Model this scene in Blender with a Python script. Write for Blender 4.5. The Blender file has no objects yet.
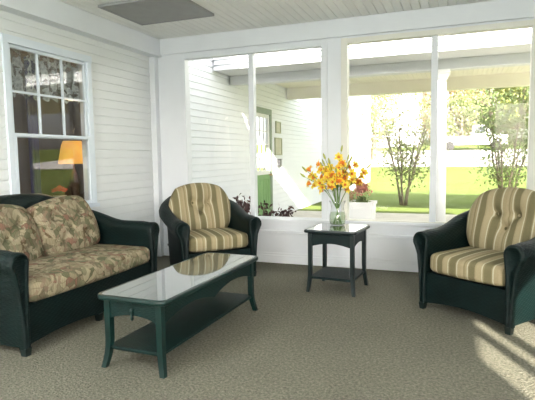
import bpy, bmesh, math, random
from math import sin, cos, pi, radians, sqrt, exp
from mathutils import Vector, Matrix, Euler, noise
random.seed(7)
SC = bpy.context.scene
COL = SC.collection

# ------------------------------------------------------------------ helpers
def mesh_obj(name, bm, mat, parent=None, smooth=False, loc=None, autouv=True, recalc=True):
    if recalc:
        bmesh.ops.recalc_face_normals(bm, faces=bm.faces)
    if autouv and not bm.loops.layers.uv:
        uv = bm.loops.layers.uv.new('UVMap')
        for f in bm.faces:
            n = f.normal
            a = max(range(3), key=lambda i: abs(n[i]))
            for l in f.loops:
                c = l.vert.co
                l[uv].uv = ((c.y, c.z), (c.x, c.z), (c.x, c.y))[a]
    me = bpy.data.meshes.new(name)
    if smooth:
        for f in bm.faces: f.smooth = True
    bm.to_mesh(me); bm.free()
    for m in (mat if isinstance(mat, (list, tuple)) else [mat]):
        me.materials.append(m)
    o = bpy.data.objects.new(name, me); COL.objects.link(o)
    if parent: o.parent = parent
    if loc: o.location = loc
    return o

def smooth_by_angle(o, deg=35):
    me = o.data
    bm = bmesh.new(); bm.from_mesh(me)
    for f in bm.faces: f.smooth = True
    for e in bm.edges:
        if len(e.link_faces) == 2 and e.calc_face_angle(0) > radians(deg): e.smooth = False
    bm.to_mesh(me); bm.free()
    return o

def tag(o, label, cat, group=None, kind=None):
    o['label'] = label; o['category'] = cat
    if group: o['group'] = group
    if kind: o['kind'] = kind
    return o

def thing(name, label, cat, loc=(0, 0, 0), rotz=0, group=None, scale=1.0):
    o = bpy.data.objects.new(name, None); COL.objects.link(o)
    o.empty_display_size = .1
    o.location = loc; o.rotation_euler = (0, 0, rotz); o.scale = (scale,) * 3
    return tag(o, label, cat, group)

def struct(o):
    o['kind'] = 'structure'; return o

def add_box(bm, x0, x1, y0, y1, z0, z1, bevel=0.0, seg=2):
    m = Matrix.Translation(((x0+x1)/2, (y0+y1)/2, (z0+z1)/2)) @ Matrix.Diagonal((x1-x0, y1-y0, z1-z0, 1))
    g = bmesh.ops.create_cube(bm, size=1, matrix=m)
    if bevel:
        es = list({e for v in g['verts'] for e in v.link_edges})
        bmesh.ops.bevel(bm, geom=es, offset=bevel, segments=seg, affect='EDGES', profile=.6)

def box(*a, **k):
    bm = bmesh.new(); add_box(bm, *a, **k); return bm

def add_rings(bm, rings, close=True, cap0=True, cap1=True, uvs=None):
    """rings: list of lists of points (same length)."""
    R = [[bm.verts.new(p) for p in r] for r in rings]
    n = len(R[0]); out = []
    for i in range(len(R)-1):
        for j in range(n if close else n-1):
            k = (j+1) % n
            try: out.append((bm.faces.new((R[i][j], R[i][k], R[i+1][k], R[i+1][j])), i, j))
            except ValueError: pass
    if cap0 and close: bm.faces.new(R[0][::-1])
    if cap1 and close: bm.faces.new(R[-1])
    return out

def add_tube(bm, pts, rad, seg=8, cap=True):
    pts = [Vector(p) for p in pts]
    rr = rad if isinstance(rad, (list, tuple)) else [rad]*len(pts)
    rings = []; ref = None
    for i, p in enumerate(pts):
        d = (pts[min(i+1, len(pts)-1)] - pts[max(i-1, 0)]).normalized()
        if ref is None:
            ref = Vector((0, 0, 1)) if abs(d.z) < .9 else Vector((1, 0, 0))
        a = d.cross(ref).normalized(); b = a.cross(d).normalized(); ref = b
        rings.append([p + (a*cos(2*pi*k/seg) + b*sin(2*pi*k/seg))*rr[i] for k in range(seg)])
    add_rings(bm, rings, True, cap, cap)

def add_lathe(bm, prof, seg=24, c=(0, 0, 0), cap0=True, cap1=True):
    rings = [[(c[0]+r*cos(2*pi*k/seg), c[1]+r*sin(2*pi*k/seg), c[2]+z) for k in range(seg)] for r, z in prof]
    add_rings(bm, rings, True, cap0, cap1)

# ------------------------------------------------------------------ materials
def new_mat(name):
    m = bpy.data.materials.new(name); m.use_nodes = True
    nt = m.node_tree; b = nt.nodes['Principled BSDF']
    return m, nt, b, nt.nodes, nt.links

def coords(N, L, kind='Object', scale=(1, 1, 1)):
    tc = N.new('ShaderNodeTexCoord'); mp = N.new('ShaderNodeMapping')
    mp.inputs['Scale'].default_value = scale
    L.new(tc.outputs[kind], mp.inputs['Vector']); return mp.outputs['Vector']

def ramp(N, L, fac, stops, interp='LINEAR'):
    r = N.new('ShaderNodeValToRGB'); r.color_ramp.interpolation = interp
    els = r.color_ramp.elements
    while len(els) > 1: els.remove(els[0])
    els[0].position = stops[0][0]; els[0].color = (*stops[0][1], 1)
    for p, c in stops[1:]:
        e = els.new(p); e.color = (*c, 1)
    L.new(fac, r.inputs['Fac']); return r.outputs['Color']

def noise_tex(N, L, vec, scale, detail=3, rough=.5):
    n = N.new('ShaderNodeTexNoise'); n.inputs['Scale'].default_value = scale
    n.inputs['Detail'].default_value = detail; n.inputs['Roughness'].default_value = rough
    if vec: L.new(vec, n.inputs['Vector'])
    return n

def bump(N, L, b, h, strength=.3, dist=.01):
    bp = N.new('ShaderNodeBump'); bp.inputs['Strength'].default_value = strength
    bp.inputs['Distance'].default_value = dist
    L.new(h, bp.inputs['Height']); L.new(bp.outputs['Normal'], b.inputs['Normal'])

def mth(N, L, op, a, b=None):
    m = N.new('ShaderNodeMath'); m.operation = op
    for i, v in enumerate((a, b)):
        if v is None: continue
        if isinstance(v, (int, float)): m.inputs[i].default_value = v
        else: L.new(v, m.inputs[i])
    return m.outputs[0]

def mixc(N, L, f, a, b, mode='MIX'):
    m = N.new('ShaderNodeMix'); m.data_type = 'RGBA'; m.blend_type = mode
    for s, v in ((0, f), (6, a), (7, b)):
        if hasattr(v, 'is_linked'): L.new(v, m.inputs[s])
        elif s == 0: m.inputs[0].default_value = v
        else: m.inputs[s].default_value = (*v, 1)
    return m.outputs[2]

def paint(name, col, rough=.5, var=.06, vscale=3.0, spec=.4, bmp=0.0):
    m, nt, b, N, L = new_mat(name)
    v = coords(N, L)
    n = noise_tex(N, L, v, vscale, 4)
    d = tuple(c*(1-var) for c in col); u = tuple(min(1, c*(1+var)) for c in col)
    L.new(ramp(N, L, n.outputs['Fac'], [(.3, d), (.7, u)]), b.inputs['Base Color'])
    b.inputs['Roughness'].default_value = rough; b.inputs['Specular IOR Level'].default_value = spec
    if bmp:
        n2 = noise_tex(N, L, v, vscale*30, 3); bump(N, L, b, n2.outputs['Fac'], bmp, .002)
    return m

def wicker(name, col, rough=.5, p=.016, q=.03):
    m, nt, b, N, L = new_mat(name)
    tc = N.new('ShaderNodeTexCoord'); sp = N.new('ShaderNodeSeparateXYZ'); L.new(tc.outputs['UV'], sp.inputs[0])
    # woven strands: rows shifted half a phase on every other stake
    cu = mth(N, L, 'MULTIPLY', sp.outputs['X'], pi/q); cv = mth(N, L, 'MULTIPLY', sp.outputs['Y'], pi/p)
    su = mth(N, L, 'SINE', cu); sv = mth(N, L, 'SINE', cv)
    prod = mth(N, L, 'MULTIPLY', su, sv)
    h = mth(N, L, 'ADD', mth(N, L, 'MULTIPLY', prod, .35), mth(N, L, 'MULTIPLY', mth(N, L, 'ABSOLUTE', sv), .5))
    n = noise_tex(N, L, coords(N, L), 9, 4)
    d = tuple(c*.7 for c in col); u = tuple(c*1.3 for c in col)
    c = ramp(N, L, n.outputs['Fac'], [(.3, d), (.7, u)])
    L.new(c, b.inputs['Base Color'])
    b.inputs['Roughness'].default_value = rough; b.inputs['Specular IOR Level'].default_value = .22
    bump(N, L, b, h, .38, .006)
    return m

M = {}
M['white'] = paint('white_paint', (.70, .725, .755), .45, .02)
M['ceilwhite'] = paint('ceiling_paint', (.83, .84, .82), .6, .02)
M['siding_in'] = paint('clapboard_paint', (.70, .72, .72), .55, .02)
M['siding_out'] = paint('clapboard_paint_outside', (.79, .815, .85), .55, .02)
M['winwhite'] = paint('window_paint', (.66, .72, .78), .4, .02)
M['cream'] = paint('cream_trim_paint', (.70, .69, .62), .45, .03)
M['beige'] = paint('porch_ceiling_paint', (.72, .69, .58), .6, .03)
M['beamgrey'] = paint('beam_paint', (.62, .63, .63), .6, .02)
M['darkgreen'] = paint('dark_green_paint', (.0018, .0085, .008), .4, .25, 6, .5)
M['tablegreen'] = paint('table_green_paint', (.003, .0175, .015), .36, .2, 6, .35)
M['wick'] = wicker('dark_green_wicker', (.0015, .0078, .0072), .5)
M['wickt'] = wicker('green_wicker_table', (.0025, .014, .012), p=.012, q=.02)
M['wicks'] = wicker('black_green_wicker_table', (.002, .009, .009), p=.012, q=.02)
M['sidegreen'] = paint('black_green_paint', (.002, .009, .009), .35, .2, 6, .5)
M['panelgrey'] = paint('grey_panel_paint', (.30, .305, .305), .6, .06, 8)
M['panelrim'] = paint('grey_panel_rim_paint', (.27, .275, .275), .5, .05, 8)

def glass_mat(name, tint=(1, 1, 1), refl=1.0, rough=0.0):
    m = bpy.data.materials.new(name); m.use_nodes = True
    N, L = m.node_tree.nodes, m.node_tree.links; N.clear()
    out = N.new('ShaderNodeOutputMaterial'); mix = N.new('ShaderNodeMixShader')
    tr = N.new('ShaderNodeBsdfTransparent'); gl = N.new('ShaderNodeBsdfGlossy')
    gl.inputs['Roughness'].default_value = rough
    tr.inputs['Color'].default_value = (*tint, 1)
    lw = N.new('ShaderNodeLayerWeight'); lw.inputs['Blend'].default_value = .5
    fr = mth(N, L, 'ADD', mth(N, L, 'MULTIPLY', mth(N, L, 'POWER', lw.outputs['Facing'], 5.0), .9), .035)
    n = noise_tex(N, L, coords(N, L), 1.5, 1)
    f = mth(N, L, 'MULTIPLY', fr, refl)
    f2 = mth(N, L, 'MULTIPLY', f, mth(N, L, 'ADD', mth(N, L, 'MULTIPLY', n.outputs['Fac'], .1), .95))
    L.new(f2, mix.inputs[0]); L.new(tr.outputs[0], mix.inputs[1]); L.new(gl.outputs[0], mix.inputs[2])
    L.new(mix.outputs[0], out.inputs['Surface'])
    return m
M['glass'] = glass_mat('window_glass', refl=.45)
M['glass2'] = glass_mat('double_window_glass', refl=1.3)
M['vaseglass'] = glass_mat('vase_glass', (.975, .985, .98), 1.2)
M['water'] = glass_mat('vase_water', (.86, .92, .78), .5)

def glass_top(name, col):
    m, nt, b, N, L = new_mat(name)
    n = noise_tex(N, L, coords(N, L), 2.5, 2)
    L.new(ramp(N, L, n.outputs['Fac'], [(.3, tuple(c*.9 for c in col)), (.7, col)]), b.inputs['Base Color'])
    b.inputs['Roughness'].default_value = .035; b.inputs['IOR'].default_value = 2.0
    b.inputs['Specular IOR Level'].default_value = .75
    b.inputs['Coat Weight'].default_value = 1; b.inputs['Coat Roughness'].default_value = .02
    return m
M['gtop'] = glass_top('glass_over_green', (.085, .11, .105))
M['gtop2'] = glass_top('glass_over_dark', (.05, .06, .06))

# carpet
m, nt, b, N, L = new_mat('carpet')
v = coords(N, L)
n1 = noise_tex(N, L, v, 1.2, 3); n2 = noise_tex(N, L, v, 55, 3, .7)
vo = N.new('ShaderNodeTexVoronoi'); vo.inputs['Scale'].default_value = 75; L.new(v, vo.inputs['Vector'])
c1 = ramp(N, L, n2.outputs['Fac'], [(.30, (.098, .094, .068)), (.5, (.165, .158, .120)), (.7, (.250, .240, .188))])
c2 = ramp(N, L, n1.outputs['Fac'], [(.3, (.90, .90, .90)), (.7, (1, 1, 1))])
L.new(mixc(N, L, 1.0, c1, c2, 'MULTIPLY'), b.inputs['Base Color'])
b.inputs['Roughness'].default_value = .95; b.inputs['Specular IOR Level'].default_value = .1
bump(N, L, b, mth(N, L, 'ADD', n2.outputs['Fac'], vo.outputs['Distance']), .8, .008)
M['carpet'] = m

# striped cushion: bands run along local x
def stripes(name, period=.305, off=0.0):
    m, nt, b, N, L = new_mat(name)
    tc = N.new('ShaderNodeTexCoord'); sp = N.new('ShaderNodeSeparateXYZ'); L.new(tc.outputs['UV'], sp.inputs[0])
    f = mth(N, L, 'FRACT', mth(N, L, 'ADD', mth(N, L, 'DIVIDE', sp.outputs['X'], period), 10.0+off))
    O = (.165, .143, .076); T = (.32, .262, .155); C = (.50, .46, .33); D = (.24, .20, .11)
    c = ramp(N, L, f, [(0, O), (.15, D), (.18, C), (.215, T), (.33, (.35, .29, .175)), (.40, D), (.44, T), (.50, C), (.535, D), (.56, O), (.72, T), (.76, (.36, .30, .18)), (.90, C), (.93, D), (.97, O)], 'CONSTANT')
    n = noise_tex(N, L, tc.outputs['Object'], 90, 2)
    L.new(mixc(N, L, .25, c, ramp(N, L, n.outputs['Fac'], [(.3, (.6, .6, .6)), (.7, (1, 1, 1))]), 'MULTIPLY'), b.inputs['Base Color'])
    b.inputs['Roughness'].default_value = .9; b.inputs['Specular IOR Level'].default_value = .15
    bump(N, L, b, n.outputs['Fac'], .2, .002)
    return m
M['stripe'] = stripes('striped_cushion_fabric')

# floral cushion
m, nt, b, N, L = new_mat('floral_cushion_fabric')
v = coords(N, L)
nd = noise_tex(N, L, v, 5, 2)
vm = N.new('ShaderNodeVectorMath'); vm.operation = 'MULTIPLY_ADD'
L.new(nd.outputs['Color'], vm.inputs[0]); vm.inputs[1].default_value = (.16, .16, .16); L.new(v, vm.inputs[2])
def vor(scale, feat='F1'):
    t = N.new('ShaderNodeTexVoronoi'); t.feature = feat; t.inputs['Scale'].default_value = scale
    L.new(vm.outputs[0], t.inputs['Vector']); return t
a = vor(17); sa = N.new('ShaderNodeSeparateColor'); L.new(a.outputs['Color'], sa.inputs[0])
base = ramp(N, L, sa.outputs[0], [(0, (.235, .195, .125)), (.24, (.115, .115, .065)), (.36, (.29, .245, .165)), (.56, (.15, .125, .08)), (.66, (.20, .115, .08)), (.76, (.32, .275, .18)), (.88, (.12, .085, .045)), (.94, (.19, .18, .105))], 'CONSTANT')
e = vor(17, 'DISTANCE_TO_EDGE')
ln = ramp(N, L, e.outputs['Distance'], [(.0, (.42, .42, .36)), (.06, (1, 1, 1))])
c = mixc(N, L, .75, base, ln, 'MULTIPLY')
w = N.new('ShaderNodeTexWave'); w.inputs['Scale'].default_value = 18; w.inputs['Distortion'].default_value = 6; L.new(v, w.inputs['Vector'])
c = mixc(N, L, .3, c, ramp(N, L, w.outputs['Fac'], [(.2, (.55, .52, .42)), (.7, (1, 1, 1))]), 'MULTIPLY')
a2 = vor(33); sa2 = N.new('ShaderNodeSeparateColor'); L.new(a2.outputs['Color'], sa2.inputs[0])
c = mixc(N, L, mth(N, L, 'MULTIPLY', mth(N, L, 'GREATER_THAN', sa2.outputs[1], .62), .7), c, ramp(N, L, sa2.outputs[0], [(0, (.31, .26, .175)), (.4, (.125, .12, .07)), (.7, (.21, .145, .10))], 'CONSTANT'))
L.new(c, b.inputs['Base Color']); b.inputs['Roughness'].default_value = .9; b.inputs['Specular IOR Level'].default_value = .15
M['floral'] = m

# lace
m, nt, b, N, L = new_mat('lace')
v = coords(N, L)
vo = N.new('ShaderNodeTexVoronoi'); vo.inputs['Scale'].default_value = 34; L.new(v, vo.inputs['Vector'])
n = noise_tex(N, L, v, 12, 4)
al = mth(N, L, 'ADD', mth(N, L, 'MULTIPLY', mth(N, L, 'GREATER_THAN', n.outputs['Fac'], .48), .55), mth(N, L, 'MULTIPLY', vo.outputs['Distance'], .6))
b.inputs['Base Color'].default_value = (.40, .43, .41, 1); b.inputs['Roughness'].default_value = .9
L.new(al, b.inputs['Alpha'])
M['lace'] = m

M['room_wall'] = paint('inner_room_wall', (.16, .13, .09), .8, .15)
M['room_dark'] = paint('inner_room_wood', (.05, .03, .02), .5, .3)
M['purple'] = paint('purple_curtain_cloth', (.05, .04, .12), .9, .2)
m, nt, b, N, L = new_mat('lit_lamp_shade')
n = noise_tex(N, L, coords(N, L), 8, 2)
cc = ramp(N, L, n.outputs['Fac'], [(.3, (.75, .36, .05)), (.7, (.85, .45, .08))])
L.new(cc, b.inputs['Base Color']); L.new(cc, b.inputs['Emission Color']); b.inputs['Emission Strength'].default_value = .40
M['lampshade'] = m
m, nt, b, N, L = new_mat('fill_lamp_globe')  # glow for the globes of the added fill lamps
n = noise_tex(N, L, coords(N, L), 4, 2)
cc = ramp(N, L, n.outputs['Fac'], [(.3, (1, .96, .90)), (.7, (1, .98, .94))])
L.new(cc, b.inputs['Emission Color']); b.inputs['Emission Strength'].default_value = 12
M['globe'] = m
M['red'] = paint('red_petals', (.55, .05, .04), .6, .3, 20)
M['brass'] = paint('brass', (.35, .24, .09), .3, .1)

# outside
def grass_mat():
    m, nt, b, N, L = new_mat('grass_ground')
    v = coords(N, L)
    n1 = noise_tex(N, L, v, .5, 4); n2 = noise_tex(N, L, v, 30, 3)
    c = mixc(N, L, .5, ramp(N, L, n1.outputs['Fac'], [(.3, (.115, .17, .038)), (.7, (.17, .22, .06))]), ramp(N, L, n2.outputs['Fac'], [(.3, (.09, .145, .025)), (.7, (.21, .25, .085))]))
    L.new(c, b.inputs['Base Color']); b.inputs['Roughness'].default_value = .9; b.inputs['Specular IOR Level'].default_value = .1
    bump(N, L, b, n2.outputs['Fac'], .6, .03)
    return m
M['grass'] = grass_mat()
M['concrete'] = paint('pale_concrete', (.62, .60, .55), .85, .08, 4)
M['drive'] = paint('pale_driveway', (.72, .70, .66), .85, .06, .8)
M['bark'] = paint('bark', (.20, .165, .12), .9, .3, 25)
def leafm(name, cols, trans=.35):
    m, nt, b, N, L = new_mat(name)
    v = coords(N, L)
    n = noise_tex(N, L, v, 3.1, 3, .7)
    st = [(.3 + .4*i/max(1, len(cols)-1), c) for i, c in enumerate(cols)]
    col = ramp(N, L, n.outputs['Fac'], st)
    L.new(col, b.inputs['Base Color']); b.inputs['Roughness'].default_value = .6
    tl = N.new('ShaderNodeBsdfTranslucent'); L.new(col, tl.inputs['Color'])
    mx = N.new('ShaderNodeMixShader'); mx.inputs[0].default_value = trans
    out = [x for x in N if x.type == 'OUTPUT_MATERIAL'][0]
    L.new(b.outputs[0], mx.inputs[1]); L.new(tl.outputs[0], mx.inputs[2]); L.new(mx.outputs[0], out.inputs['Surface'])
    return m
M['leafpale'] = leafm('pale_green_leaves', [(.15, .19, .07), (.25, .29, .12), (.36, .39, .19)])
M['leafmid'] = leafm('yellow_green_leaves', [(.10, .14, .04), (.21, .24, .07), (.34, .33, .12)])
M['leafgrn'] = leafm('green_leaves', [(.12, .17, .06), (.20, .27, .10), (.30, .37, .16)])
M['leafaut'] = leafm('russet_leaves', [(.18, .11, .06), (.32, .21, .10), (.36, .34, .10)])
M['leafdark'] = leafm('dark_red_leaves', [(.035, .012, .014), (.075, .03, .03), (.22, .12, .11)], .15)
M['leafpink'] = leafm('pink_red_blooms', [(.45, .07, .06), (.60, .22, .18), (.30, .26, .08)], .2)
M['stemg'] = paint('green_stem', (.12, .22, .05), .6, .2, 20)
M['leafl'] = leafm('lily_leaves', [(.10, .20, .04), (.20, .30, .08)], .3)
M['petal'] = leafm('yellow_petals', [(.93, .68, .05), (.97, .82, .14)], .3)
M['petalor'] = leafm('orange_petals', [(.92, .52, .03), (.95, .70, .06)], .3)
M['throat'] = paint('orange_red_throat', (.78, .24, .03), .6, .2, 40)
M['bud'] = paint('green_bud', (.40, .42, .10), .6, .2, 30)
M['doorgreen'] = paint('green_door_paint', (.20, .36, .15), .5, .05)
M['doorframe'] = paint('grey_green_frame_paint', (.22, .28, .21), .5, .05)
M['doorwhite'] = paint('white_door_paint', (.75, .76, .74), .5, .03)
M['plaque'] = paint('beige_notice_paper', (.48, .47, .34), .7, .12, 30)
M['olive'] = paint('olive_plaque_frame', (.36, .38, .25), .6, .08)
M['black'] = paint('black_metal', (.03, .03, .032), .4, .1)
M['rubber'] = paint('tyre_rubber', (.02, .02, .02), .8, .1)
M['carwhite'] = paint('white_car_paint', (.80, .80, .80), .25, .01)
M['darkglass'] = paint('dark_window_glass', (.05, .06, .07), .08, .05)
M['roof'] = paint('grey_shingles', (.16, .16, .16), .85, .15, 20)
M['planter'] = paint('white_planter_paint', (.84, .84, .83), .5, .02)

# ------------------------------------------------------------------ camera (fitted to the room's vanishing lines)
H = 1.35; FPX = 492.2
yaw, pit, rol = radians(-21.0173), radians(-4.9794), radians(-.8606)
fwd = Vector((sin(yaw)*cos(pit), cos(yaw)*cos(pit), sin(pit)))
rgt = Vector((cos(yaw), -sin(yaw), 0)); upv = rgt.cross(fwd)
r2 = cos(rol)*rgt + sin(rol)*upv; u2 = -sin(rol)*rgt + cos(rol)*upv
cam = bpy.data.cameras.new('camera'); cam.sensor_fit = 'HORIZONTAL'; cam.sensor_width = 36
cam.lens = FPX/535*36; cam.clip_end = 300; cam.clip_start = .05
co = bpy.data.objects.new('camera', cam); COL.objects.link(co)
mw = Matrix((r2, u2, -fwd)).transposed().to_4x4(); mw.translation = (0, 0, H)
co.matrix_world = mw; SC.camera = co

# ------------------------------------------------------------------ room shell
XL, XR, YB, YF, ZC = -3.88, 2.72, 5.825, -2.6, 2.94

def clap_wall(bm, a0, a1, z0, z1, exposure, holes=(), axis='y', plane=0.0, out=1, lap=.009, z_start=None):
    """lapped boards as real stepped strips; holes = (a0,a1,z0,z1)"""
    zs = []; z = z0 if z_start is None else z_start
    while z < z1 - 1e-6:
        zs.append((max(z, z0), min(z+exposure, z1), z)); z += exposure
    for zb, zt, zo in zs:
        cuts = sorted({zb, zt} | {h[k] for h in holes for k in (2, 3) if zb < h[k] < zt})
        for c0, c1 in zip(cuts[:-1], cuts[1:]):
            mid = (c0+c1)/2
            segs = [(a0, a1)]
            for h in holes:
                if h[2] < mid < h[3]:
                    ns = []
                    for s0, s1 in segs:
                        if h[0] > s0: ns.append((s0, min(s1, h[0])))
                        if h[1] < s1: ns.append((max(s0, h[1]), s1))
                    segs = [s for s in ns if s[1]-s[0] > 1e-4]
            for s0, s1 in segs:
                t0 = lap*(1-(c0-zo)/exposure); t1 = lap*(1-(c1-zo)/exposure)
                prof = [(t0, c0), (t1, c1), (-.02, c1), (-.02, c0)]
                gr = .12*exposure; gd = .30*lap
                if abs(c1-zo-exposure) < 1e-5 and c1-c0 > 2*gr:      # drop-siding groove along the top of each board
                    prof = [(t0, c0), (t1+.15*lap, c1-gr), (t1-gd, c1-.6*gr), (t1-gd, c1), (-.02, c1), (-.02, c0)]
                def P(a, t, z):
                    return (plane+out*t, a, z) if axis == 'y' else (a, plane+out*t, z)
                add_rings(bm, [[P(s0, t, z) for t, z in prof], [P(s1, t, z) for t, z in prof]])

# window opening in the left wall
WY0, WY1, WZ0, WZ1 = 3.45, 4.53, .86, 2.475
bm = bmesh.new()
clap_wall(bm, YF, YB, 0, ZC, .098, [(WY0-.02, WY1+.02, WZ0-.03, WZ1+.02)], 'y', XL, 1)
for a0, a1, z0, z1 in ((YF, WY0-.02, 0, ZC), (WY1+.02, YB+.125, 0, ZC), (WY0-.02, WY1+.02, 0, WZ0-.03), (WY0-.02, WY1+.02, WZ1+.02, ZC)):
    add_box(bm, XL-.14, XL-.019, a0, a1, z0, z1)
struct(mesh_obj('wall_left', bm, M['siding_in']))

# rear wall with porch windows, right wall with windows (both behind or beside the camera)
def wall_y(name, y0, y1, x0, x1, holes, mat, zt=ZC):
    bm = bmesh.new(); xs = x0
    for h0, h1, z0, z1 in holes:
        add_box(bm, xs, h0, y0, y1, 0, zt)
        add_box(bm, h0, h1, y0, y1, 0, z0); add_box(bm, h0, h1, y0, y1, z1, zt); xs = h1
    add_box(bm, xs, x1, y0, y1, 0, zt)
    return struct(mesh_obj(name, bm, mat))
def wall_x(name, x0, x1, y0, y1, holes, mat, zt=ZC):
    bm = bmesh.new(); ys = y0
    for h0, h1, z0, z1 in holes:
        add_box(bm, x0, x1, ys, h0, 0, zt)
        add_box(bm, x0, x1, h0, h1, 0, z0); add_box(bm, x0, x1, h0, h1, z1, zt); ys = h1
    add_box(bm, x0, x1, ys, y1, 0, zt)
    return struct(mesh_obj(name, bm, mat))
HZ0, HZ1 = .565, 2.665
wall_y('wall_back', YB, YB+.12, XL, XR+.12, [(-3.405, -1.497, HZ0, HZ1), (-1.240, .735, HZ0, HZ1), (.95, 2.50, HZ0, HZ1)], M['white'])
wall_y('wall_front', YF-.12, YF, XL, XR+.12, [(-3.3, -1.5, HZ0, HZ1), (-1.2, .6, HZ0, HZ1), (.9, 2.5, HZ0, HZ1)], M['white'])
wall_x('wall_right', XR, XR+.12, YF, YB, [(-2.32, -.25, .30, 2.78)], M['white'])

struct(mesh_obj('floor', box(XL-.02, XR+.12, YF-.12, YB+.1, -.06, 0), M['carpet']))
# beadboard ceiling: boards along y with a groove between
bm = bmesh.new(); x = XL-.1
while x < XR+.12:
    w = .092
    prof = [(x, ZC+.012), (x+.006, ZC), (x+w-.006, ZC), (x+w, ZC+.012), (x+w, ZC+.03), (x, ZC+.03)]
    add_rings(bm, [[(px, YF-.12, pz) for px, pz in prof], [(px, YB+.12, pz) for px, pz in prof]])
    x += w
struct(mesh_obj('ceiling', bm, M['ceilwhite']))
struct(mesh_obj('roof', box(XL-.1, XR+.14, -5.0, YB+.30, ZC+.031, ZC+.12), M['roof']))  # unseen rear overhang lengthened to block sun at the rear windows

bm = bmesh.new(); prof = [(XL-.1, ZC+.121), (-2.2, ZC+.121), (XL-.1, 4.85)]  # unseen wedge added on the roof to shade the wing wall outside
add_rings(bm, [[(x, y, z) for x, z in prof] for y in (-2.6, YB+.30)])
struct(mesh_obj('roof_shade_wedge', bm, M['roof']))

# boxed beam along the left wall, frieze on the back wall, trims
struct(mesh_obj('trim_1', box(XL-.005, -3.735, YF, YB, 2.712, ZC-.001), M['white']))
struct(mesh_obj('trim_2', box(-3.734, XR, YB-.035, YB-.0005, 2.735, ZC-.001), M['white']))
bm = bmesh.new(); add_box(bm, XL+.0005, -3.795, YB-.09, YB-.001, 0, 2.711, bevel=.004)
struct(mesh_obj('trim_3', bm, M['white']))
bm = bmesh.new()
add_box(bm, -3.794, XR, YB-.055, YB-.0005, .545, .578, bevel=.006)      # sill nosing
add_box(bm, -3.794, XR, YB-.022, YB-.0005, .49, .5445)
struct(mesh_obj('trim_4', bm, M['white']))
bm = bmesh.new(); add_box(bm, -3.794, XR, YB-.028, YB-.0005, .385, .425, bevel=.008)
struct(mesh_obj('trim_5', bm, M['white']))
bm = bmesh.new(); add_box(bm, -3.794, XR, YB-.020, YB-.0005, .004, .105, bevel=.003); add_box(bm, -3.794, XR, YB-.013, YB-.0005, .106, .135, bevel=.004)
struct(mesh_obj('baseboard_back', bm, M['white']))
bm = bmesh.new(); add_box(bm, XL+.012, XL+.03, YF, YB-.0905, .004, .12, bevel=.003)
struct(mesh_obj('baseboard_left', bm, M['white']))

def window_group(n, x0, x1, mull, mat, y=YB, d=.12, warm=None):
    """fixed panes between posts: frame + mullion + one pane each side"""
    bm = bmesh.new()
    t = .030
    ya, yb = y-.018, y+d-.02
    add_box(bm, x0-.045, x0+t, ya, yb, HZ0+.015, HZ1+.05, bevel=.004)
    add_box(bm, x1-t, x1+.045, ya, yb, HZ0+.015, HZ1+.05, bevel=.004)
    add_box(bm, x0+t, x1-t, ya, yb, HZ1-.012, HZ1+.045, bevel=.004)
    add_box(bm, x0+t, x1-t, y+.0, yb, HZ0+.002, HZ0+.022, bevel=.003)
    o = struct(mesh_obj('window_%d' % n, bm, mat))
    mesh_obj('mullion', box(mull-.034, mull+.034, y+.005, yb-.005, HZ0+.0225, HZ1-.0125, bevel=.004), M['white'], o)
    for a, b2 in ((x0+t, mull-.034), (mull+.034, x1-t)):
        mesh_obj('pane', box(a-.003, b2+.003, y+.062, y+.067, HZ0+.0225, HZ1-.0125), M['glass'], o)
    return o
window_group(1, -3.405, -1.497, -2.443, M['white'])
window_group(2, -1.240, .735, -.245, M['cream'])
window_group(3, .95, 2.50, 1.72, M['white'])
for i, (a, b2) in enumerate(((-3.3, -1.5), (-1.2, .6), (.9, 2.5))):
    window_group(5+i, a, b2, (a+b2)/2, M['white'], y=YF-.10, d=.12)
bm = bmesh.new()
ZH = 2.78
add_box(bm, XR-.02, XR+.1, -2.36, -2.28, .30, ZH+.03); add_box(bm, XR-.02, XR+.1, -.29, -.21, .30, ZH+.03)
add_box(bm, XR-.02, XR+.1, -2.28, -.29, ZH-.025, ZH+.03); add_box(bm, XR-.02, XR+.1, -2.28, -.29, .28, .33)
o = struct(mesh_obj('window_8', bm, M['white']))
for c, w in ((-1.62, .03), (-1.20, .045)):
    mesh_obj('mullion', box(XR+.01, XR+.09, c-w, c+w, .33, ZH-.025), M['white'], o)
for a, b2 in ((-2.28, -1.65), (-1.59, -1.245), (-1.155, -.29)):
    mesh_obj('pane', box(XR+.05, XR+.055, a, b2, .33, ZH-.025), M['glass'], o)

# left wall double-hung window
bm = bmesh.new()
x0, x1 = XL-.05, XL+.026
cw = .062
add_box(bm, x0, x1, WY0-.04, WY0+.022, WZ0-.02, WZ1+.01, bevel=.004)
add_box(bm, x0, x1, WY1-.022, WY1+.04, WZ0-.02, WZ1+.01, bevel=.004)
add_box(bm, x0, x1+.006, WY0-.045, WY1+.045, WZ1-.045, WZ1+.03, bevel=.004)
add_box(bm, x0, x1+.03, WY0-.05, WY1+.05, WZ0-.045, WZ0-.005, bevel=.006)
wl = struct(mesh_obj('window_4', bm, M['winwhite']))
ya, yb = WY0+.0225, WY1-.0225
zr = 1.585
def sash(name, xs, z0, z1, st=.034):
    bm = bmesh.new()
    add_box(bm, xs, xs+.03, ya, ya+st, z0, z1, bevel=.003); add_box(bm, xs, xs+.03, yb-st, yb, z0, z1, bevel=.003)
    add_box(bm, xs, xs+.03, ya+st, yb-st, z1-.03, z1, bevel=.003); add_box(bm, xs, xs+.03, ya+st, yb-st, z0, z0+.036, bevel=.003)
    return mesh_obj(name, bm, M['winwhite'], wl)
us = sash('upper_sash', XL-.028, zr-.012, WZ1-.046)
bm = bmesh.new()
gy0, gy1, gz0, gz1 = ya+.034, yb-.034, zr+.02, WZ1-.076
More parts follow.
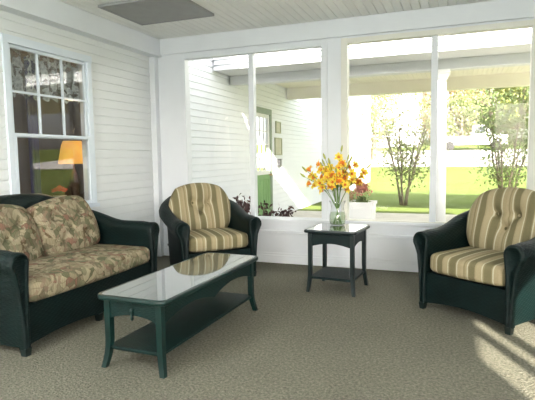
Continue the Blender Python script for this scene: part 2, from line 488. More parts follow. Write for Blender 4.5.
for k in (1, 2):
    yy = gy0+(gy1-gy0)*k/3; add_box(bm, XL-.024, XL-.002, yy-.010, yy+.010, gz0, gz1)
add_box(bm, XL-.0235, XL-.0025, gy0, gy1, (gz0+gz1)/2-.010, (gz0+gz1)/2+.010)
mesh_obj('muntin', bm, M['winwhite'], us)
mesh_obj('pane', box(XL-.016, XL-.012, gy0-.004, gy1+.004, gz0-.002, gz1+.002), M['glass2'], us)
ls = sash('lower_sash', XL-.004, WZ0+.0, zr+.026)
mesh_obj('pane', box(XL+.008, XL+.012, gy0-.004, gy1+.004, WZ0+.034, zr-.002), M['glass2'], ls)

# room behind the left window
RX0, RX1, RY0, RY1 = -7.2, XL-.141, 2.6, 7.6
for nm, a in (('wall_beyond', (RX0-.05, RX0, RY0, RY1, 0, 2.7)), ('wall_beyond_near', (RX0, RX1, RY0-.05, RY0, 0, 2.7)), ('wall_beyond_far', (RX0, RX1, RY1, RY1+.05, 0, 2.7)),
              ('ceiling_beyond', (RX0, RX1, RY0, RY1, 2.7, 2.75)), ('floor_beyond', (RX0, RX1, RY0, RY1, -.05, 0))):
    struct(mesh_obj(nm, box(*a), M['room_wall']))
# lace curtain
bm = bmesh.new(); n = 60; rings = []
for zz in (2.44, 2.25, 2.06, 1.98):
    rings.append([(XL-.13+.014*sin(k*1.1+zz), WY0-.05+(WY1-WY0+.1)*k/n, zz+(.02*sin(k*.9) if zz < 2 else 0)) for k in range(n+1)])
add_rings(bm, rings, close=False)
tag(mesh_obj('lace_curtain', bm, M['lace'], smooth=True), 'grey white lace valance hanging behind the upper panes of the left window', 'curtain')
bm = bmesh.new(); rings = []
for zz in (2.6, 1.6, .3):
    rings.append([(-4.9+.03*sin(k*1.3), 4.62+.035*k*.35, zz) for k in range(12)])
add_rings(bm, rings, close=False)
tag(mesh_obj('curtain', bm, M['purple'], smooth=True), 'narrow dark purple curtain inside the room behind the left window', 'curtain')
t = thing('table_lamp', 'lamp with a yellow orange shade inside the room behind the left window', 'lamp', (-4.75, 5.20, .78))
bm = bmesh.new(); add_lathe(bm, [(.09, 0), (.09, .02), (.03, .05), (.055, .18), (.07, .28), (.03, .42), (.012, .46), (.012, .56)], 20)
mesh_obj('base', bm, M['room_dark'], t, smooth=True)
bm = bmesh.new(); add_lathe(bm, [(.19, .52), (.185, .56), (.145, .76), (.12, .82)], 28, cap0=False, cap1=False)
mesh_obj('lamp_shade', bm, M['lampshade'], t, smooth=True)
t = thing('console_table', 'dark wooden table under the lamp behind the left window', 'table', (-4.75, 5.0, 0))
mesh_obj('tabletop', box(-.25, .25, -.7, .7, .74, .779, bevel=.006), M['room_dark'], t)
for sx in (-.21, .21):
    for sy in (-.65, .65): mesh_obj('leg', box(sx-.025, sx+.025, sy-.025, sy+.025, 0, .739), M['room_dark'], t)
t = thing('flower_pot', 'red flowers in a white pot on the dark table behind the left window', 'plant', (-4.62, 4.80, .78))
bm = bmesh.new(); add_lathe(bm, [(.05, 0), (.075, .12), (.08, .13), (.06, .125)], 20); mesh_obj('pot', bm, M['planter'], t, smooth=True)
bmx = bmesh.new()
for k in range(7):
    a = k*2*pi/7; bmesh.ops.create_icosphere(bmx, subdivisions=1, radius=.016, matrix=Matrix.Translation((.018*cos(a), .018*sin(a), .004)) @ Matrix.Diagonal((1, 1, .5, 1)))
bmesh.ops.create_icosphere(bmx, subdivisions=1, radius=.014, matrix=Matrix.Translation((0, 0, .01)))
me_rb = bpy.data.meshes.new('bloom'); bmx.to_mesh(me_rb); bmx.free(); me_rb.materials.append(M['red'])
for k in range(16):
    o = bpy.data.objects.new('bloom', me_rb); COL.objects.link(o); o.parent = t
    a = k*2.4; r = .022*sqrt(k); o.location = (r*cos(a), r*sin(a), .24-.6*r); o.rotation_euler = (r*6*-sin(a), r*6*cos(a), a)

# grey ceiling panel
t = thing('ceiling_panel', 'dark grey rectangular panel fixed flat to the white board ceiling', 'ceiling panel', (-3.005, 4.645, ZC-.001))
bm = bmesh.new()
hx, hy = .475, .385
for a in ((-hx, hx, -hy, -hy+.03), (-hx, hx, hy-.03, hy), (-hx, -hx+.03, -hy+.03, hy-.03), (hx-.03, hx, -hy+.03, hy-.03)):
    add_box(bm, a[0], a[1], a[2], a[3], -.028, 0, bevel=.003)
mesh_obj('rim', bm, M['panelrim'], t)
mesh_obj('panel_face', box(-hx+.029, hx-.029, -hy+.029, hy-.029, -.022, 0), M['panelgrey'], t)

# placeholder for added fill lamps, none built here
for i, (lx, ly, w) in enumerate(((-.5, -.9, 'nearer the rear windows on the left'),)):
    pass

# ------------------------------------------------------------------ wicker seats
def loft_shell(hw, y_front, y_back, rc, z_arm, z_back, z_bot, arch=0.0, s_rise=.25, roll=.055, flare=.0, front_drop=.02, ro=.012):
    """U-shaped wicker wall: front of one arm, round the back, front of the other; returns bmesh"""
    path = []
    ns = 10
    ylen = y_back-rc-y_front
    for i in range(ns): path.append((-hw, y_front+ylen*i/ns, -1, 0))
    for i in range(9):
        a = pi/2*i/8; path.append((-hw+rc-rc*cos(a), y_back-rc+rc*sin(a), -cos(a), sin(a)))
    nb = 12; xw = 2*(hw-rc)
    for i in range(1, nb): path.append((-hw+rc+xw*i/nb, y_back, 0, 1))
    for i in range(9):
        a = pi/2*(1-i/8); path.append((hw-rc+rc*cos(a), y_back-rc+rc*sin(a), cos(a), sin(a)))
    for i in range(1, ns+1): path.append((hw, y_back-rc-ylen*i/ns, 1, 0))
    # arc length
    S = [0]
    for p, q in zip(path, path[1:]): S.append(S[-1]+sqrt((p[0]-q[0])**2+(p[1]-q[1])**2))
    tot = S[-1]
    rings = []; pls = []
    for (x, y, nx, ny), s in zip(path, S):
        d = min(s, tot-s)                       # distance from nearest arm front
        la = y_back-y_front
        t = (d-la*(s_rise))/(la*1.0)
        t = min(1, max(0, t)); t = t*t*(3-2*t)
        fx = x/hw
        h = z_arm+(z_back-z_arm)*t + arch*max(0, t-.6)/.4*(1-fx*fx)
        if d < .12: h -= front_drop*((.12-d)/.12)**2
        fl = flare*t
        prof = []
        prof.append((-.030, z_bot+.20)); prof.append((-.030, h-2.3*roll))
        prof.append((-.034, h-1.7*roll))
        for k in range(9):
            a = pi - pi*1.28*k/8
            prof.append((ro+fl+roll*cos(a)*.97, h-roll+roll*sin(a)))
        prof.append((ro+.030+fl*.6, h-2.15*roll)); prof.append((.026+fl*.3, h-.22))
        prof.append((.018, z_bot+.16)); prof.append((.010, z_bot)); prof.append((-.024, z_bot))
        rings.append([(x+nx*o, y+ny*o, z) for o, z in prof])
        pl = [0]
        for a, b2 in zip(prof, prof[1:]): pl.append(pl[-1]+sqrt((a[0]-b2[0])**2+(a[1]-b2[1])**2))
        pls.append(pl+[pl[-1]+.3])
    bm = bmesh.new(); uv = bm.loops.layers.uv.new('UVMap')
    fs = add_rings(bm, rings, True, True, True)
    n = len(rings[0])
    for f, i, j in fs:
        us = (S[i], S[i], S[i+1], S[i+1]); vs = (pls[i][j], pls[i][j+1], pls[i+1][j+1], pls[i+1][j])
        for l, u, v in zip(f.loops, us, vs): l[uv].uv = (u, v)
    for f in bm.faces:
        if len(f.verts) > 4:
            for l in f.loops: l[uv].uv = (l.vert.co.x, l.vert.co.z)
    return bm

def pillow(w, d, t, k=.5, pe=6, edge=.35, tufts=(), nu=36, nv=30, taper=0.0, crown=1.0, seed=0, wob=.0, pinch=.03, uvx=0.0):
    """stuffed cushion lying in xy, z up; k rounds the corners, edge = side height share, taper narrows +y end"""
    bm = bmesh.new(); uv = bm.loops.layers.uv.new('UVMap')
    def pt(u, v, s):
        x = u*sqrt(max(0, 1-k*v*v/2)) ; y = v*sqrt(max(0, 1-k*u*u/2))
        x *= 1-taper*max(0, v)**2
        e = ((1-abs(u)**pe)*(1-abs(v)**pe))
        hgt = t/2*(edge*min(1, (max(0, e))**.33*1.0) + (1-edge)*max(0, e)**.5*(1-.25*crown*(u*u+v*v)/2))
        px, py = x*w/2, y*d/2
        z = s*hgt
        if s > 0 or True:
            for tx, ty, dep in tufts:
                r2_ = ((px-tx)**2+(py-ty)**2)
                z -= s*dep*(exp(-r2_/(.04**2))*.5 + exp(-r2_/(.11**2))*.35)
                for t2 in tufts:      # pulled creases between buttons
                    ex, ey = t2[0]-tx, t2[1]-ty; ll = ex*ex+ey*ey
                    if 1e-6 < ll < .05 and (t2 > (tx, ty, dep)):
                        q = min(1, max(0, ((px-tx)*ex+(py-ty)*ey)/ll)); z -= s*dep*.28*exp(-((px-tx-q*ex)**2+(py-ty-q*ey)**2)/.018**2)
        if wob: z += wob*noise.noise(Vector((px*7+seed, py*7, s)))*(1-max(abs(u), abs(v))**8)
        return (px, py, z)
    # clustered parameter near edges for round sides
    def par(i, n):
        a = -1+2*i/n
        return sin(a*pi/2)*.55+a*.45
    G = {}
    for s in (1, -1):
        for i in range(nu+1):
            for j in range(nv+1):
                ed = i in (0, nu) or j in (0, nv)
                if ed and s == -1: G[s, i, j] = G[1, i, j]
                else: G[s, i, j] = bm.verts.new(pt(par(i, nu), par(j, nv), s))
    for s in (1, -1):
        for i in range(nu):
            for j in range(nv):
                q = [G[s, i, j], G[s, i+1, j], G[s, i+1, j+1], G[s, i, j+1]]
                if s < 0: q = q[::-1]
                f = bm.faces.new(q)
                for l in f.loops: l[uv].uv = (l.vert.co.x+uvx, l.vert.co.y)
    return bm

def box_cushion(w, d, t, r=.035, crown=.03, uvx=0.0, front=.0, dip=None):
    """boxed seat cushion with soft rounded edges; front bows out by 'front' towards -y"""
    bm = bmesh.new(); uv = bm.loops.layers.uv.new('UVMap')
    nu = 40; prof = []
    for k in range(7):
        a = -pi/2+pi*k/6
    rings = []
    def outline(inset):
        pts = []; R = .07
        hw, hd = w/2-inset, d/2-inset; R = max(.01, R-inset*.4)
        for cx, cy, a0 in ((hw-R, hd-R, 0), (-hw+R, hd-R, pi/2), (-hw+R, -hd+R, pi), (hw-R, -hd+R, 3*pi/2)):
            for q in range(7):
                a = a0+pi/2*q/6; pts.append((cx+R*cos(a), cy+R*sin(a)))
        # densify front/back edges
        out = []
        for i, p in enumerate(pts):
            q = pts[(i+1) % len(pts)]; out.append(p)
            if sqrt((p[0]-q[0])**2+(p[1]-q[1])**2) > .2:
                for s in range(1, 12): out.append((p[0]+(q[0]-p[0])*s/12, p[1]+(q[1]-p[1])*s/12))
        return [(x, y-front*(1-(x/(w/2))**2)*max(0, -y/(d/2))) for x, y in out]
    levels = []
    for q in range(6):
        a = pi/2*q/5; levels.append((r*(1-sin(a)), -t/2+r*(1-cos(a))))
    for q in range(6):
        a = pi/2*q/5; levels.append((r*(1-cos(a)), t/2-r+r*sin(a)))
    def cz(x, y): 
        z = crown*(1-(2*x/w)**2)*(1-(2*y/d)**2)
        if dip: z -= dip[1]*exp(-((x-dip[0])/.03)**2)
        return z
    for ins, z in levels:
        rings.append([(x, y, z + (cz(x, y) if z > t*.3 else 0)) for x, y in outline(ins)])
    top = [rings[-1]]
    for f in (.85, .65, .4, .15):
        rr = []
        for x, y, z in rings[11]:
            X, Y = x*f, y*f; rr.append((X, Y, t/2+cz(X, Y)))
        rings.append(rr)
    add_rings(bm, rings, True, True, True)
    for f in bm.faces:
        for l in f.loops: l[uv].uv = (l.vert.co.x+uvx, l.vert.co.y)
    return bm

def foot_bm(w, h, dx=0, dy=0):
    bm = bmesh.new(); rings = []
    for f, z in ((.78, 0), (.86, h*.35), (1, h)):
        e = w/2*f; k = 1-z/h
        rings.append([(sx*e+dx*k, sy*e+dy*k, z) for sx, sy in ((-1, -1), (1, -1), (1, 1), (-1, 1))])
    add_rings(bm, rings); return bm

def arm_post(hx, y, z1, s, rt=.080, c=.022):
    """front panel of an arm: inverted-U scroll top that narrows to the foot, wrapped edge"""
    half = []
    out = []
    for z, a, b in ((.05, -.032, .024), (.18, -.034, .030), (.34, -.036, .040), (.48, -.042, .056), (z1-rt-.07, -.050, .076), (z1-rt-.02, c-rt*.98, c+rt*.98)):
        out.append((a, b, z))
    L_ = [(a, z) for a, b, z in out]; R_ = [(b, z) for a, b, z in out]
    top = [(c+rt*cos(pi-pi*k/10), z1-rt+rt*sin(pi-pi*k/10)) for k in range(11)]
    ol = L_+top+R_[::-1]
    cx = c*.5; cz = z1*.5
    bm = bmesh.new(); rings = []
    for f, yy in ((.0, .03), (.0, -.012), (.006, -.022), (.016, -.027), (.026, -.022), (.030, -.018)):
        rr = []
        for x, z in ol:
            dx, dz = x-cx, z-min(max(z, .05), z1-rt)
            n = Vector((dx, dz)); l = max(n.length, 1e-5)
            k = max(0, 1-f/l); rr.append((s*(hx+cx+dx*k), y+yy, z-(dz-dz*k)))
        rings.append(rr)
    add_rings(bm, rings); return bm

def armchair(label, loc, rotz, scale, uvoff, group=None):
    hw = .40; D = .42
    t = thing('armchair', label, 'armchair', loc, rotz, group, scale)
    bm = loft_shell(hw, -D, D, .33, .69, .90, .055, arch=.05, s_rise=.20, flare=.05, roll=.078, ro=.022)
    smooth_by_angle(mesh_obj('wicker_frame', bm, M['wick'], t), 50)
    # skirt with arched lower edge
    bm = bmesh.new(); rings = []
    for i in range(17):
        f = i/16; x = -hw+.03+(2*hw-.06)*f; zb = .055+.035*sin(pi*f)
        rings.append([(x, -D+.005, zb), (x, -D+.005, .325), (x, -D+.035, .325), (x, -D+.035, zb)])
    add_rings(bm, rings); mesh_obj('front_skirt', bm, M['wick'], t)
    mesh_obj('seat_deck', box(-hw+.032, hw-.032, -D+.036, D-.04, .302, .324), M['darkgreen'], t)
    for s in (-1, 1):
        smooth_by_angle(mesh_obj('arm_post', arm_post(hw, -D-.005, .682, s), M['wick'], t), 60)
        mesh_obj('leg', foot_bm(.052, .058, 0, 0), M['darkgreen'], t, loc=(s*(hw-.003), -D-.005, 0))
        mesh_obj('leg', foot_bm(.052, .06, 0, 0), M['darkgreen'], t, loc=(s*(hw-.11), D-.08, 0))
    mesh_obj('seat_cushion', box_cushion(.72, .70, .16, .045, .025, uvx=uvoff, front=.035), M['stripe'], t, smooth=True, loc=(0, -.075, .418))
    tf = [(-.10, .07, .085), (.10, .07, .085), (0.0, -.055, .085)]
    bk = mesh_obj('back_cushion', pillow(.78, .64, .21, k=.70, pe=5, edge=.3, tufts=tf, taper=.10, uvx=uvoff, wob=.006), M['stripe'], t, smooth=True)
    bk.location = (0, .205, .745); bk.rotation_euler = (radians(74), 0, 0)
    for tx, ty, dep in tf:
        bm = bmesh.new(); bmesh.ops.create_uvsphere(bm, u_segments=10, v_segments=6, radius=.014, matrix=Matrix.Translation((tx, ty, .026)) @ Matrix.Diagonal((1, 1, .5, 1)))
        mesh_obj('button', bm, M['stripe'], bk, smooth=True)
    return t

armchair('dark green wicker armchair with striped cushions in the corner behind the coffee table', (-2.72, 5.08, 0), radians(48), 1.0, .03)
armchair('dark green wicker armchair with striped cushions at the right, touched by floor sunlight', (.314, 4.572, 0), radians(-35.5), 1.0, .10)

# loveseat
def loveseat():
    hw = .782
    t = thing('loveseat', 'dark green wicker loveseat with floral cushions below the left wall window', 'sofa', (-3.235, 3.268, 0), radians(90))
    bm = loft_shell(hw, -.46, .46, .36, .74, .995, .055, arch=.055, s_rise=.34, flare=.02, roll=.075, ro=.022)
    smooth_by_angle(mesh_obj('wicker_frame', bm, M['wick'], t), 50)
    bm = bmesh.new(); rings = []
    for i in range(25):
        f = i/24; x = -hw+.03+(2*hw-.06)*f; zb = .055+.03*abs(sin(2*pi*f))**.8
        rings.append([(x, -.455, zb), (x, -.455, .348), (x, -.425, .348), (x, -.425, zb)])
    add_rings(bm, rings); mesh_obj('front_skirt', bm, M['wick'], t)
    mesh_obj('seat_deck', box(-hw+.032, hw-.032, -.424, .42, .324, .347), M['darkgreen'], t)
    for s in (-1, 1):
        smooth_by_angle(mesh_obj('arm_post', arm_post(hw, -.465, .732, s), M['wick'], t), 60)
        mesh_obj('leg', foot_bm(.055, .058), M['darkgreen'], t, loc=(s*(hw-.003), -.465, 0))
        mesh_obj('leg', foot_bm(.055, .06), M['darkgreen'], t, loc=(s*(hw-.10), .38, 0))
    mesh_obj('leg', foot_bm(.05, .06), M['darkgreen'], t, loc=(0, -.44, 0))
    mesh_obj('seat_cushion', box_cushion(1.475, .74, .155, .05, .03, front=.03, dip=(0, .012)), M['floral'], t, smooth=True, loc=(0, -.12, .428))
    for s in (-1, 1):
        tf = [(-.16, .10, .05), (.16, .10, .05), (0, -.02, .05), (-.16, -.13, .04), (.16, -.13, .04)]
        bk = mesh_obj('back_cushion', pillow(.755, .58, .25, k=.5, pe=4, edge=.25, tufts=tf, wob=.02, seed=s*3+5), M['floral'], t, smooth=True)
        bk.location = (s*.357, .215, .725); bk.rotation_euler = Matrix.Rotation(radians(-3*s), 3, 'Z').to_euler()
        bk.rotation_euler = (Matrix.Rotation(radians(-3*s), 3, 'Z') @ Matrix.Rotation(radians(68), 3, 'X') @ Matrix.Rotation(radians(6 if s > 0 else -3), 3, 'Z')).to_euler()
        for tx, ty, dep in tf:
            bm = bmesh.new(); bmesh.ops.create_uvsphere(bm, u_segments=10, v_segments=6, radius=.014, matrix=Matrix.Translation((tx, ty, .075)) @ Matrix.Diagonal((1, 1, .5, 1)))
            mesh_obj('button', bm, M['floral'], bk, smooth=True)
    return t
loveseat()

# ------------------------------------------------------------------ tables
def leg_curve(z_top, w, fx, fy, kick=.03):
    """square leg, straight above, sabre foot curving outwards"""
    bm = bmesh.new(); rings = []
    for f in (0, .05, .12, .2, .3, .42, .6, 1):
        z = z_top*f; k = kick*max(0, 1-f/.42)**1.8; e = w/2*(.82+.18*min(1, f/.4))
        rings.append([(fx*k+sx*e, fy*k+sy*e, z) for sx, sy in ((-1, -1), (1, -1), (1, 1), (-1, 1))])
    add_rings(bm, rings); return bm

def rounded_plate(hx, hy, r, z0, z1, bev=.012, hole=None):
    def ol(ins):
        pts = []; R = max(.004, r-ins)
        for cx, cy, a0 in ((hx-r, hy-r, 0), (-hx+r, hy-r, pi/2), (-hx+r, -hy+r, pi), (hx-r, -hy+r, 3*pi/2)):
            for q in range(8):
                a = a0+pi/2*q/7; pts.append((cx+R*cos(a), cy+R*sin(a)))
        return pts
    bm = bmesh.new()
    lv = [(bev, z0), (bev*.3, z0+bev*.3), (0, z0+bev), (0, z1-bev), (bev*.3, z1-bev*.3), (bev, z1)]
    rings = [[(x, y, z) for x, y in ol(i)] for i, z in lv]
    if hole:
        rings += [[(x, y, z1) for x, y in ol(hole)], [(x, y, z1-.006) for x, y in ol(hole)]]
    add_rings(bm, rings); return bm

def apron(x0, x1, z_top, fn, th=.02, n=32):
    bm = bmesh.new(); rings = []
    for i in range(n+1):
        f = i/n; x = x0+(x1-x0)*f; zb = fn(f)
        rings.append([(x, -th/2, zb), (x, -th/2, z_top), (x, th/2, z_top), (x, th/2, zb)])
    add_rings(bm, rings); return bm

t = thing('coffee_table', 'long green wicker coffee table with a glass top and lower shelf', 'coffee table', (-1.885, 3.23, 0), radians(-1.2))
HX, HY, ZT = .272, .745, .487
mesh_obj('top_frame', rounded_plate(HX, HY, .07, ZT-.034, ZT, .011, hole=.022), M['tablegreen'], t, smooth=False)
smooth_by_angle(t.children[0], 40)
mesh_obj('glass_top', rounded_plate(HX-.024, HY-.024, .05, ZT-.006, ZT-.0005, .001), M['gtop'], t)
lx, ly = .198, .685
for sx in (-1, 1):
    for sy in (-1, 1):
        o = mesh_obj('leg', leg_curve(ZT-.035, .042, sx, sy, .028), M['tablegreen'], t, loc=(sx*lx, sy*ly, 0))
za = ZT-.035
for s in (-1, 1):
    o = mesh_obj('apron', apron(-lx+.022, lx-.022, za, lambda f: za-.125+.034*sin(pi*f)**.8), M['wickt'], t, loc=(0, s*ly, 0))
    if s < 0:
        bm = bmesh.new(); add_lathe(bm, [(.004, .03), (.011, .022), (.012, .010), (.006, 0), (.009, -.02), (.013, -.038), (.004, -.05)], 12, (0, -.022, za-.07)); mesh_obj('pull', bm, M['tablegreen'], o, smooth=True)
    o = mesh_obj('apron', apron(-ly+.022, ly-.022, za, lambda f: za-.140+.055*abs(sin(2*pi*f))**.85, n=48), M['wickt'], t, loc=(s*lx, 0, 0)); o.rotation_euler.z = pi/2
mesh_obj('shelf', rounded_plate(lx+.012, ly+.012, .02, .118, .142, .006), M['wickt'], t)

t = thing('side_table', 'small square dark wicker side table holding the flower vase by the windows', 'side table', (-1.115, 4.875, 0), radians(-5))
ZS = .632; sx_ = .268
mesh_obj('top_frame', rounded_plate(sx_, sx_+.01, .035, ZS-.032, ZS, .011, hole=.02), M['sidegreen'], t); smooth_by_angle(t.children[0], 40)
mesh_obj('glass_top', rounded_plate(sx_-.022, sx_-.012, .02, ZS-.006, ZS-.0005, .001), M['gtop2'], t)
l2 = .215
for a in (-1, 1):
    for b2 in (-1, 1): mesh_obj('leg', leg_curve(ZS-.033, .038, a, b2, .02), M['sidegreen'], t, loc=(a*l2, b2*l2, 0))
za2 = ZS-.033
for s in (-1, 1):
    mesh_obj('apron', apron(-l2+.02, l2-.02, za2, lambda f: za2-.135+.032*sin(pi*f)), M['wicks'], t, loc=(0, s*l2, 0))
    o = mesh_obj('apron', apron(-l2+.02, l2-.02, za2, lambda f: za2-.135+.032*sin(pi*f)), M['wicks'], t, loc=(s*l2, 0, 0)); o.rotation_euler.z = pi/2
mesh_obj('shelf', rounded_plate(l2+.01, l2+.01, .015, .132, .158, .006), M['wicks'], t)

# vase and lilies
VX, VY, VZ = -1.150, 5.02, ZS
t = thing('glass_vase', 'clear glass vase of green water on the small dark side table', 'vase', (VX, VY, VZ))
bm = bmesh.new()
out = [(.066, 0), (.078, .012), (.086, .05), (.084, .10), (.074, .14), (.066, .175), (.066, .195), (.074, .225), (.088, .255)]
inn = [(r-.004, max(z, .008)) for r, z in out[::-1]]
add_lathe(bm, out+inn, 32); mesh_obj('vase_body', bm, M['vaseglass'], t, smooth=True)
bm = bmesh.new(); add_lathe(bm, [(.058, .0085), (.074, .016), (.082, .05), (.079, .098), (.069, .135)], 32); mesh_obj('water', bm, M['water'], t, smooth=True)

def blossom_mesh(name, pm, deep=0):
    bm = bmesh.new()
    for k in range(6):
        a0 = k*pi/3+(.1 if k % 2 else 0); big = 1.0 if k % 2 else .88
        rows = []
        for i, (r, z, w) in enumerate(((.004, 0, .004), (.014, .020, .010), (.028, .034, .015), (.042, .038, .013), (.052, .032, .005))):
            row = []
            for j in (-1, 0, 1):
                x, y, zz = r*big, j*w, z-(.003 if j == 0 else 0)
                row.append(bm.verts.new((x*cos(a0)-y*sin(a0), x*sin(a0)+y*cos(a0), zz)))
            rows.append(row)
        for i in range(4):
            for j in range(2):
                f = bm.faces.new((rows[i][j], rows[i][j+1], rows[i+1][j+1], rows[i+1][j])); f.material_index = 0 if i > deep else 1
    for k in range(5):
        a = k*2*pi/5; add_tube(bm, [(0, 0, .01), (.008*cos(a), .008*sin(a), .035), (.014*cos(a), .014*sin(a), .046)], [.0012, .0012, .003], 5)
    bm.faces.ensure_lookup_table()
    for f in bm.faces[48:]: f.material_index = 1
    bmesh.ops.recalc_face_normals(bm, faces=bm.faces)
    me = bpy.data.meshes.new(name); 
    for f in bm.faces: f.smooth = True
    bm.to_mesh(me); bm.free()
    me.materials.append(pm); me.materials.append(M['throat'])
    return me
BM = [blossom_mesh('blossom', M['petal']), blossom_mesh('blossom', M['petal']), blossom_mesh('blossom', M['petalor'], 1)]
bmb = bmesh.new(); add_lathe(bmb, [(.002, 0), (.008, .012), (.009, .03), (.005, .05), (.001, .058)], 8)
me_bud = bpy.data.meshes.new('bud'); bmb.to_mesh(me_bud); bmb.free(); me_bud.materials.append(M['bud'])
bml = bmesh.new(); rows = []
for i in range(6):
    f = i/5; w = .011*sin(pi*min(1, f*.9+.1))+.0008
    rows.append([bml.verts.new((f*.10, j*w, .03*f-.05*f*f-(.002 if j == 0 else 0))) for j in (-1, 0, 1)])
for i in range(5):
    for j in range(2): bml.faces.new((rows[i][j], rows[i][j+1], rows[i+1][j+1], rows[i+1][j]))
me_leaf = bpy.data.meshes.new('leaf'); bml.to_mesh(me_leaf); bml.free(); me_leaf.materials.append(M['leafl'])
for p in me_leaf.polygons: p.use_smooth = True

def child(name, me, parent, loc, direction, s=1.0, spin=0.0):
    o = bpy.data.objects.new(name, me); COL.objects.link(o); o.parent = parent
    o.location = loc
    q = Vector(direction).normalized().to_track_quat('Z', 'Y')
    o.rotation_mode = 'QUATERNION'
    from mathutils import Quaternion
    o.rotation_quaternion = q @ Quaternion((0, 0, 1), spin); o.scale = (s,)*3
    return o
rnd = random.Random(11)
NL = 17
for k in range(NL):
    ang = 2*pi*k/NL*2.0+rnd.uniform(-.2, .2)
    reach = (.33 if k % 2 else .17)+rnd.uniform(-.03, .03)
    if k == 0: reach = .04
    topz = .73-reach*.62+rnd.uniform(-.05, .05)
    dx, dy = cos(ang), sin(ang)
    st = thing('lily', 'yellow and orange lily stem in the glass vase on the side table', 'flower', (VX, VY, VZ+.012), 0, 'lilies in the glass vase')
    b0 = Vector((-dx*.045, -dy*.045, .004)); nk = Vector((dx*.022, dy*.022, .19)); tp = Vector((dx*reach, dy*reach*.8, topz))
    pts = []
    for i in range(9):
        f = i/8
        if f < .4: p = b0.lerp(nk, f/.4)
        else:
            g = (f-.4)/.6; p = nk.lerp(tp, g)+Vector((dx, dy, 0))*(-.03*sin(pi*g))+Vector((0, 0, .03*sin(pi*g)))
        pts.append(p)
    bm = bmesh.new(); add_tube(bm, pts, [.0035]*7+[.003, .002], 6)
    nb = 4
    for j in range(nb):
        a = ang+(j-1.5)*.9+rnd.uniform(-.3, .3)
        base = pts[7].lerp(pts[5], j*.35)
        ed = Vector((cos(a)*.9, sin(a)*.8, rnd.uniform(.05, .8))).normalized()
        end = base+ed*rnd.uniform(.045, .10)
        add_tube(bm, [base, base.lerp(end, .5)+Vector((0, 0, .008)), end], [.002, .0018, .0016], 5)
        if j == 3 and k % 2 == 0:
            child('bud', me_bud, st, end, ed+Vector((0, 0, .5)), 1.0)
        else:
            face = (ed+Vector((0, -.35, .1)))
            child('blossom', BM[(k+j) % 3], st, end, face, rnd.uniform(.92, 1.12), rnd.uniform(0, 1))
    mesh_obj('stem', bm, M['stemg'], st, smooth=True)
    child('bud', me_bud, st, tp, (tp-pts[7])+Vector((0, 0, .02)), 1.25)
    for j in range(3):
        p = pts[5+j % 2].lerp(pts[6], .5*j/2); a = ang+rnd.uniform(-1.5, 1.5)
        lf = bpy.data.objects.new('leaf', me_leaf); COL.objects.link(lf); lf.parent = st; lf.location = p
        lf.rotation_euler = (rnd.uniform(-.4, .4), rnd.uniform(-.9, -.2), a); lf.scale = (rnd.uniform(.6, 1.0),)*3

# ------------------------------------------------------------------ outside
# ground: level near the house, gently rising beyond
def gz(x, y):
    return -.05 + (0 if y < 22 else .078*(y-22))*(1 if y < 62 else 1) if y < 62 else -.05+.078*40
bm = bmesh.new(); xs = [-60+4*i for i in range(31)]; ys = [-40, -20, -5, 5.96, 8, 10, 12, 16, 20, 24, 28, 31, 34, 40, 46, 50, 56, 62, 90]
V = [[bm.verts.new((x, y, gz(x, y))) for x in xs] for y in ys]
for j in range(len(ys)-1):
    for i in range(len(xs)-1):
        f = bm.faces.new((V[j][i], V[j][i+1], V[j+1][i+1], V[j+1][i]))
struct(mesh_obj('ground', bm, M['grass']))
bm = bmesh.new(); Y0, Y1 = 30.5, 44
V = []
for y in (Y0, 34, 38, 41, Y1):
    V.append([bm.verts.new((x, y, gz(x, y)+.04)) for x in (-30, -10, 0, 10, 30)])
for j in range(4):
    for i in range(4): bm.faces.new((V[j][i], V[j][i+1], V[j+1][i+1], V[j+1][i]))
struct(mesh_obj('driveway', bm, M['drive']))
struct(mesh_obj('walkway', box(XL, 6, YB+.35, 11.75, -.12, .0), M['concrete']))

# wing wall in line with the left wall
DY0, DY1, DZ0, DZ1 = 9.36, 10.42, .03, 2.40
bm = bmesh.new()
clap_wall(bm, YB+.13, 24, -.04, 5.6, .108, [(DY0, DY1, DZ0, DZ1)], 'y', XL-.02, 1, .015)
add_box(bm, XL-.15, XL-.041, YB+.13, DY0, -.06, 5.6); add_box(bm, XL-.15, XL-.041, DY1, 24, -.06, 5.6)
add_box(bm, XL-.15, XL-.041, DY0, DY1, DZ1, 5.6); add_box(bm, XL-.15, XL-.041, DY0, DY1, -.06, DZ0)
struct(mesh_obj('wall_outside', bm, M['siding_out']))

# covered porch joined to the wing: near beam with siding above, ceiling, far beam, column
PX1 = 7.0
YN0, YN1, YQ0, YQ1 = 8.25, 8.45, 11.45, 11.65
YE, ZE = 7.62, 2.82                 # eave overhanging the near beam
struct(mesh_obj('porch_beam', box(XL+.02, PX1, YN0, YN1, 2.665, ZE-.001), M['beamgrey']))
struct(mesh_obj('porch_soffit', box(XL+.02, PX1, YE+.021, YN1, ZE, ZE+.05), M['beamgrey']))
bm = bmesh.new(); clap_wall(bm, XL+.02, PX1, ZE, 3.35, .088, (), 'x', YE, -1, .03); add_box(bm, XL+.02, PX1, YE+.021, YE+.06, ZE+.051, 3.35)
struct(mesh_obj('porch_fascia', bm, M['siding_out']))
struct(mesh_obj('porch_far_beam', box(XL+.02, PX1, YQ0, YQ1, 2.735, 3.0), M['beige']))
bm = bmesh.new(); x = XL+.02
while x < PX1-.08:
    prof = [(x, 3.012), (x+.006, 3.0), (x+.084, 3.0), (x+.09, 3.012), (x+.09, 3.03), (x, 3.03)]
    add_rings(bm, [[(px, YN1+.001, pz) for px, pz in prof], [(px, YQ1+.1, pz) for px, pz in prof]]); x += .09
struct(mesh_obj('porch_ceiling', bm, M['beige']))
bm = bmesh.new()
